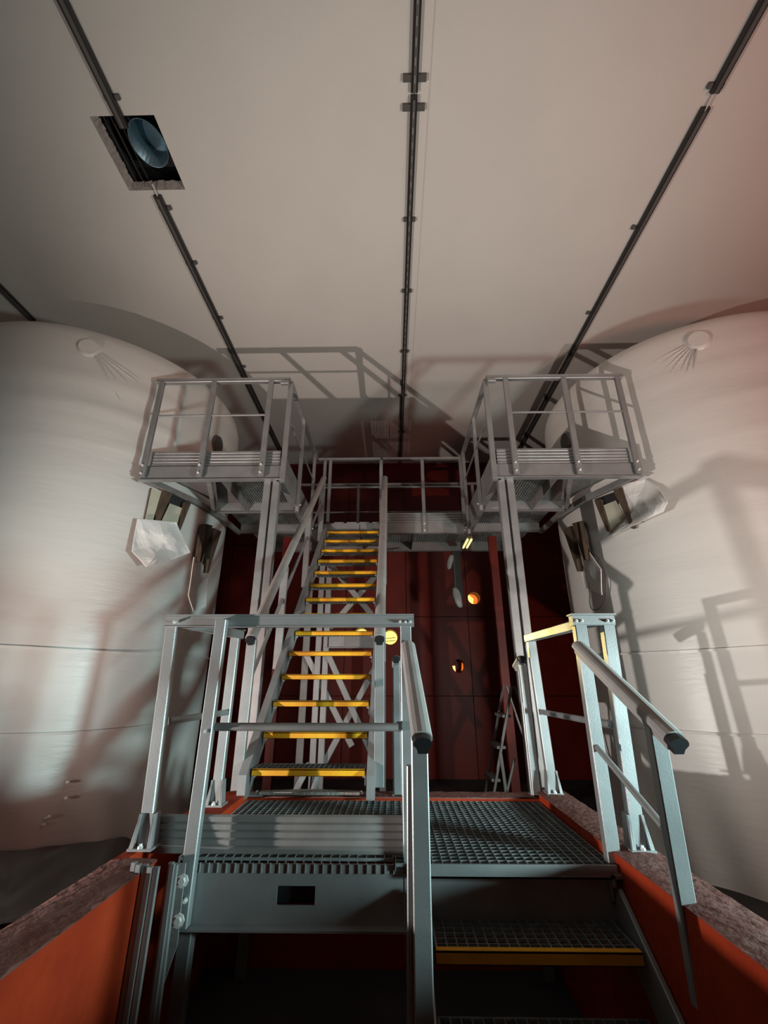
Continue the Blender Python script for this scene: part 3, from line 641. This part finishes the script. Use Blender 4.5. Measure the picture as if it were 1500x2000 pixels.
# ------------------------------------------------------------ upper walkways
CXM = -.03
UZ = 3.955
def side_x(s, d): return CXM + s*d
def guard_posts(g, pts, axis, zb=3.775, zt=5.07, w=.06, d=.045):
    for (x, y) in pts:
        if axis == 'x': MB().bar((x, y, zb), (x, y, zt), w, d).build('post', ALU, g)
        else: MB().bar((x, y, zb), (x, y, zt), d, w).build('post', ALU, g)
for s, lab in ((-1, 'left'), (1, 'right')):
    X = lambda d: side_x(s, d)
    t = thing('upper_walkway', 'high %s walkway with grating deck tapering round the tank' % lab, 'walkway', (X(1.8), 5.4, 3.75), 'high walkways beside the tanks')
    # front fascia channel
    MB().box((X(1.22), 4.43, 3.775), (X(2.82), 4.438, 3.95)).box((X(1.20), 4.40, 3.765), (X(2.83), 4.47, 3.775)).box((X(1.22), 4.43, 3.945), (X(2.82), 4.47, 3.953)).build('fascia', ALU, t)
    MB().box((X(1.22), 4.44, 3.775), (X(1.228), 6.46, 3.95)).box((X(1.20), 4.44, 3.765), (X(1.27), 6.46, 3.775)).build('fascia', ALU, t)
    # tapering outer beam along the tank
    prev = None
    pts_ = [(2.76, 4.48), (2.48, 5.15), (2.36, 5.76), (2.34, 6.40)]
    for a, b in zip(pts_[:-1], pts_[1:]):
        MB().bar((X(a[0]), a[1], 3.80), (X(b[0]), b[1], 3.80), .05, .07).build('edge_beam', ALUD, t)
    # cross beams
    for (y, xo) in ((5.52, 2.36), (6.40, 2.32)):
        m = MB().box((X(1.25), y-.006, 3.79), (X(xo), y, 3.94)).box((X(1.25), y-.05, 3.78), (X(xo), y, 3.79)); m.build('cross_beam', ALU, t)
    MB().bar((X(2.05), 4.47, 3.83), (X(2.36), 5.42, 3.83), .05, .10).build('brace_beam', ALUD, t)
    MB().box((X(1.93), 4.47, 3.80), (X(1.937), 5.5, 3.94)).build('joist', ALUD, t)
    # gratings
    grating(min(X(1.24), X(1.92)), max(X(1.24), X(1.92)), 4.47, 5.5, UZ, .03, 'grating', t, .034, .05, .004)
    grating(min(X(1.24), X(2.3)), max(X(1.24), X(2.3)), 5.53, 6.45, UZ, .03, 'grating', t, .034, .05, .004)
    # deck plate of the tapering edge
    m = MB().prism([(X(1.94), 4.45, UZ-.012), (X(2.80), 4.45, UZ-.012), (X(2.50), 5.15, UZ-.012), (X(2.40), 5.5, UZ-.012), (X(1.94), 5.5, UZ-.012)], (0, 0, .01)); m.build('edge_plate', ALUD, t)
    # support column (U profile with two flanges)
    c = thing('support_column', 'tall grooved aluminium column carrying the %s walkway corner' % lab, 'column', (X(1.31), 4.52, 0), 'tall columns under the walkway corners')
    m = MB().bar((X(1.275), 4.50, 0), (X(1.275), 4.50, 3.765), .075, .07).build('flange', ALU, c)
    m = MB().bar((X(1.375), 4.50, 0), (X(1.375), 4.50, 3.765), .075, .07).build('flange', ALU, c)
    m = MB().bar((X(1.325), 4.56, 0), (X(1.325), 4.56, 3.765), .15, .08).build('web', ALUD, c)
    c2 = thing('support_column', 'dark red painted rear column under the landing, %s of the stair' % lab, 'column', (X(1.25), 6.6, 0), 'tall columns under the walkway corners') 
    MB().bar((X(1.62), 6.60, 0), (X(1.62), 6.60, 3.775), .12, .09).build('flange', RED, c2)
    # front rail
    g = thing('guard_rail', 'front guard rail of the high %s walkway' % lab, 'guard rail', (X(2.0), 4.40, 3.77), 'guard rails of the high walkways')
    MB().bar((X(1.205), 4.40, 5.10), (X(2.85), 4.40, 5.10), .06, .045).box((X(1.2), 4.365, 5.118), (X(2.855), 4.435, 5.128)).build('top_bar', ALU, g)
    for k, d_ in enumerate((1.43, 2.13, 2.78)):
        MB().bar((X(d_), 4.385, 3.79), (X(d_), 4.385, 5.08), .06, .045).build('post', ALU, g)
        for z in (3.83, 3.93): bolt(g, (X(d_)-.005, 4.36, z), (0,-1,0), .011)
    MB().tube((X(1.44), 4.385, 4.60), (X(2.77), 4.385, 4.60), .013, 10).build('mid_bar', ALU, g)
    # inner rail
    g = thing('guard_rail', 'inner guard rail of the high %s walkway facing the stair' % lab, 'guard rail', (X(1.2), 5.4, 3.77), 'guard rails of the high walkways')
    MB().bar((X(1.205), 4.43, 5.10), (X(1.205), 6.46, 5.10), .06, .045).build('top_bar', ALU, g)
    MB().bar((X(1.205), 4.36, 5.04), (X(1.30), 4.36, 5.04), .05, .05).build('corner_plate', ALU, g)
    MB().bar((X(1.195), 4.43, 3.74), (X(1.195), 4.43, 5.08), .06, .045).build('post', ALU, g)
    for y in (5.27, 6.22): MB().bar((X(1.195), y, 3.70), (X(1.195), y, 5.08), .045, .06).build('post', ALU, g); bolt(g, (X(1.17), y, 3.80), (-s,0,0), .01)
    MB().tube((X(1.195), 4.45, 4.60), (X(1.195), 6.42, 4.60), .013, 10).build('mid_bar', ALU, g)
    # toe boards
    tb = thing('toe_board', 'five slat toe board wrapping the front corner of the %s walkway' % lab, 'toe board', (X(2.0), 4.44, 3.96), 'ribbed toe boards of the high walkways')
    a, b = sorted((X(1.25), X(2.75)))
    slats(tb, (a, 4.455, 3.96), (b, 4.455, 3.96), 5, .039, (0,-1,0))
    slats(tb, (X(1.235), 4.50, 3.96), (X(1.235), 6.44, 3.96), 5, .039, (-s,0,0))
# rear landing
t = thing('rear_landing', 'high landing joining both walkways at the stair top', 'walkway', (CXM, 6.9, 3.75))
MB().box((-.14, 6.46, 3.80), (1.19, 6.468, 3.975)).box((-.14, 6.43, 3.79), (1.19, 6.5, 3.80)).build('fascia', ALU, t)
MB().box((-1.02, 6.47, 3.86), (-.16, 6.478, 3.975)).build('stair_fascia', ALU, t)
for i in range(4): MB().box((-.9+.2*i, 6.45, 3.965), (-.75+.2*i, 6.47, 3.985)).build('edge_lug', ALU, t)
MB().box((-2.35, 7.40, 3.78), (2.3, 7.41, 3.98)).box((-2.35, 7.36, 3.77), (2.3, 7.42, 3.78)).build('rear_beam', ALUD, t)
grating(-2.3, 2.25, 6.5, 7.38, UZ+.01, .03, 'grating', t, .04, .05, .004)
MB().box((-2.35, 7.38, 3.98), (2.3, 7.39, 4.12)).build('kick_plate', ALU, t)
for x in (.35, -.5): MB().box((x, 6.47, 3.80), (x+.01, 7.4, 3.95)).build('joist', ALUD, t)
MB().bar((.02, 7.2, 3.74), (.2, 7.3, 3.80), .03, .02).build('loose_strap', ALU, t)
tb = thing('toe_board', 'slatted toe board on the landing right of the stair', 'toe board', (.5, 6.46, 3.98), 'ribbed toe boards of the high walkways')
slats(tb, (-.13, 6.475, 3.98), (1.19, 6.475, 3.98), 4, .042, (0,-1,0))
tb = thing('toe_board', 'slatted toe board at the back of the landing seen through the stair opening', 'toe board', (-.6, 7.3, 3.98), 'ribbed toe boards of the high walkways')
slats(tb, (-2.2, 7.37, 3.99), (2.2, 7.37, 3.99), 5, .06, (0,-1,0))
g = thing('guard_rail', 'landing guard rail between the stair and the right walkway', 'guard rail', (.5, 6.44, 3.8), 'guard rails of the high walkways')
MB().bar((-.13, 6.44, 5.09), (1.2, 6.44, 5.09), .06, .045).build('top_bar', ALU, g)
for x in (-.16, .52, 1.15): 
    MB().bar((x, 6.44, 3.80), (x, 6.44, 5.07), .055, .045).build('post', ALU, g)
    if x > 0:
        for z in (3.83, 3.94): bolt(g, (x, 6.415, z), (0,-1,0), .013)
MB().tube((-.13, 6.44, 4.58), (1.17, 6.44, 4.58), .016, 10).build('mid_bar', ALU, g)
g = thing('stair_gate', 'two bar gate across the top of the stair', 'gate', (-.59, 6.44, 3.98))
MB().bar((-1.2, 6.44, 5.09), (-.17, 6.44, 5.09), .06, .045).build('top_bar', ALU, g)
MB().tube((-1.2, 6.44, 4.58), (-.17, 6.44, 4.58), .016, 10).build('mid_bar', ALU, g)
for x in (-1.0, -1.09): MB().bar((x, 6.44, 3.98), (x, 6.44, 5.07), .05, .045).build('post', ALU, g)
g = thing('guard_rail', 'rear guard rail of the landing in front of the red wall', 'guard rail', (0, 7.35, 3.98), 'guard rails of the high walkways')
MB().bar((-2.3, 7.35, 5.05), (2.25, 7.35, 5.05), .05, .04).build('top_bar', ALUD, g)
MB().tube((-2.3, 7.35, 4.5), (2.25, 7.35, 4.5), .014, 10).build('mid_bar', ALUD, g)
for x in (-2.2, -1.3, -.6, .6, 1.5, 2.2): MB().bar((x, 7.35, 3.99), (x, 7.35, 5.03), .05, .04).build('post', ALUD, g)

# ------------------------------------------------------------ trestle behind the stair
t = thing('stair_trestle', 'braced aluminium trestle with crossed struts behind the stair', 'trestle', (-.6, 6.0, 0))
for x in (-.97, -.87): MB().bar((x, 6.0, 0), (x, 6.0, 3.18), .075, .06).build('post', ALU, t)
MB().bar((-.12, 6.0, 0), (-.12, 6.0, 3.18), .075, .06).build('post', ALU, t)
MB().bar((-1.15, 6.1, 0), (-1.15, 6.1, 3.18), .09, .06).build('post', ALUD, t)
for a, b in (((-.84, 5.95, 3.15), (-.12, 5.95, 2.30)), ((-.84, 6.05, 2.32), (-.12, 6.05, 3.15)), ((-.84, 5.95, 1.98), (-.16, 5.95, .65)), ((-.90, 6.05, .60), (-.12, 6.05, 2.0)), ((-1.15, 6.03, 2.0), (-.5, 6.03, .9))):
    MB().bar(a, b, .075, .03, up=(0,1,0)).build('brace', ALU, t)
m = MB().box((-.85, 5.97, 2.06), (-.14, 6.0, 2.25)).box((-.85, 5.93, 2.05), (-.14, 6.0, 2.06)); m.build('cross_plate', ALU, t)
MB().box((-.62, 5.955, 2.08), (-.42, 5.97, 2.24)).build('grey_sheet', ALUD, t)
g = thing('offcut_bar', 'slanted metal offcut lying in the dark under the stair', 'bar', (-.75, 4.4, 0), 'offcuts behind the rear low wall')
MB().bar((-1.0, 4.3, .45), (-.72, 4.3, .98), .05, .03, up=(0,1,0)).bar((-.95, 4.32, .05), (-1.0, 4.3, .45), .05, .03, up=(0,1,0)).build('flat_bar', ALUD, g)
MB().tube((-.72, 4.4, .0), (-.68, 4.4, .93), .04, 12).build('short_pipe', ALUD, g)

# ladder standing sideways behind the right column
t = thing('step_ladder', 'slim folding ladder standing in the dark beside the right column', 'ladder', (1.05, 4.75, 0))
ap = (1.17, 1.60)
for y in (4.62, 4.95):
    MB().bar((ap[0], y, ap[1]), (.72, y, 0), .024, .018, up=(0,1,0)).build('front_rail', GRAPH2, t)
    MB().bar((ap[0]+.03, y, ap[1]), (1.62, y, 0), .02, .018, up=(0,1,0)).build('rear_rail', GRAPH2, t)
for i in range(5):
    f = (i+1)/6; x = ap[0]+(.72-ap[0])*f; MB().box((x-.04, 4.62, ap[1]*(1-f)-.012), (x+.04, 4.95, ap[1]*(1-f)+.012)).build('tread', GRAPH2, t)
MB().bar((1.005, 4.61, 1.02), (1.03, 4.61, .62), .03, .015, up=(0,1,0)).build('spreader', GRAPH2, t)
MB().bar((1.13, 4.61, .98), (1.0, 4.61, .62), .022, .015, up=(0,1,0)).build('spreader', GRAPH2, t)

# glowing strips painted as flange reflections under the landing, hanging strap with connectors
t = thing('flange_glints', 'two yellow glowing strips added as reflections on the flanges under the right landing end', 'reflection', (1.22, 6.75, 3.74))
MB().box((1.17, 6.35, 3.735), (1.29, 7.05, 3.765)).build('glint_backing', GRAPH, t)
for x in (1.20, 1.26): MB().tube((x, 6.55, 3.718), (x, 7.0, 3.718), .016, 10).build('tube', GLINT, t)
t = thing('hanging_strap', 'dark hanging strap with grey connectors in front of the red wall', 'strap', (1.07, 7.2, 2.8))
MB().bar((1.13, 7.385, 2.95), (1.13, 7.385, 3.77), .16, .03).build('strap', GRAPH, t)
MB().bar((1.08, 7.36, 3.0), (1.08, 7.36, 3.70), .02, .02).build('strap_edge', GRAPH2, t)
def blob(c, sx, sz, nm, tilt=0):
    m = MB(); n = 12; V = []
    for j in range(9):
        th = math.pi*j/8
        for i in range(n):
            a = 2*math.pi*i/n; r_ = math.sin(th)**.6*(1+.15*math.sin(3*a+j))
            V.append((c[0]+sx*r_*math.cos(a)+tilt*math.cos(th), c[1]+sx*.7*r_*math.sin(a), c[2]+sz*math.cos(th)))
    m.add(V, [(j*n+i, j*n+(i+1) % n, (j+1)*n+(i+1) % n, (j+1)*n+i) for j in range(8) for i in range(n)]); return m.build(nm, RUBB, t, True)
blob((1.01, 7.33, 3.56), .05, .13, 'connector', .03); blob((1.10, 7.33, 2.95), .07, .17, 'connector', -.04)
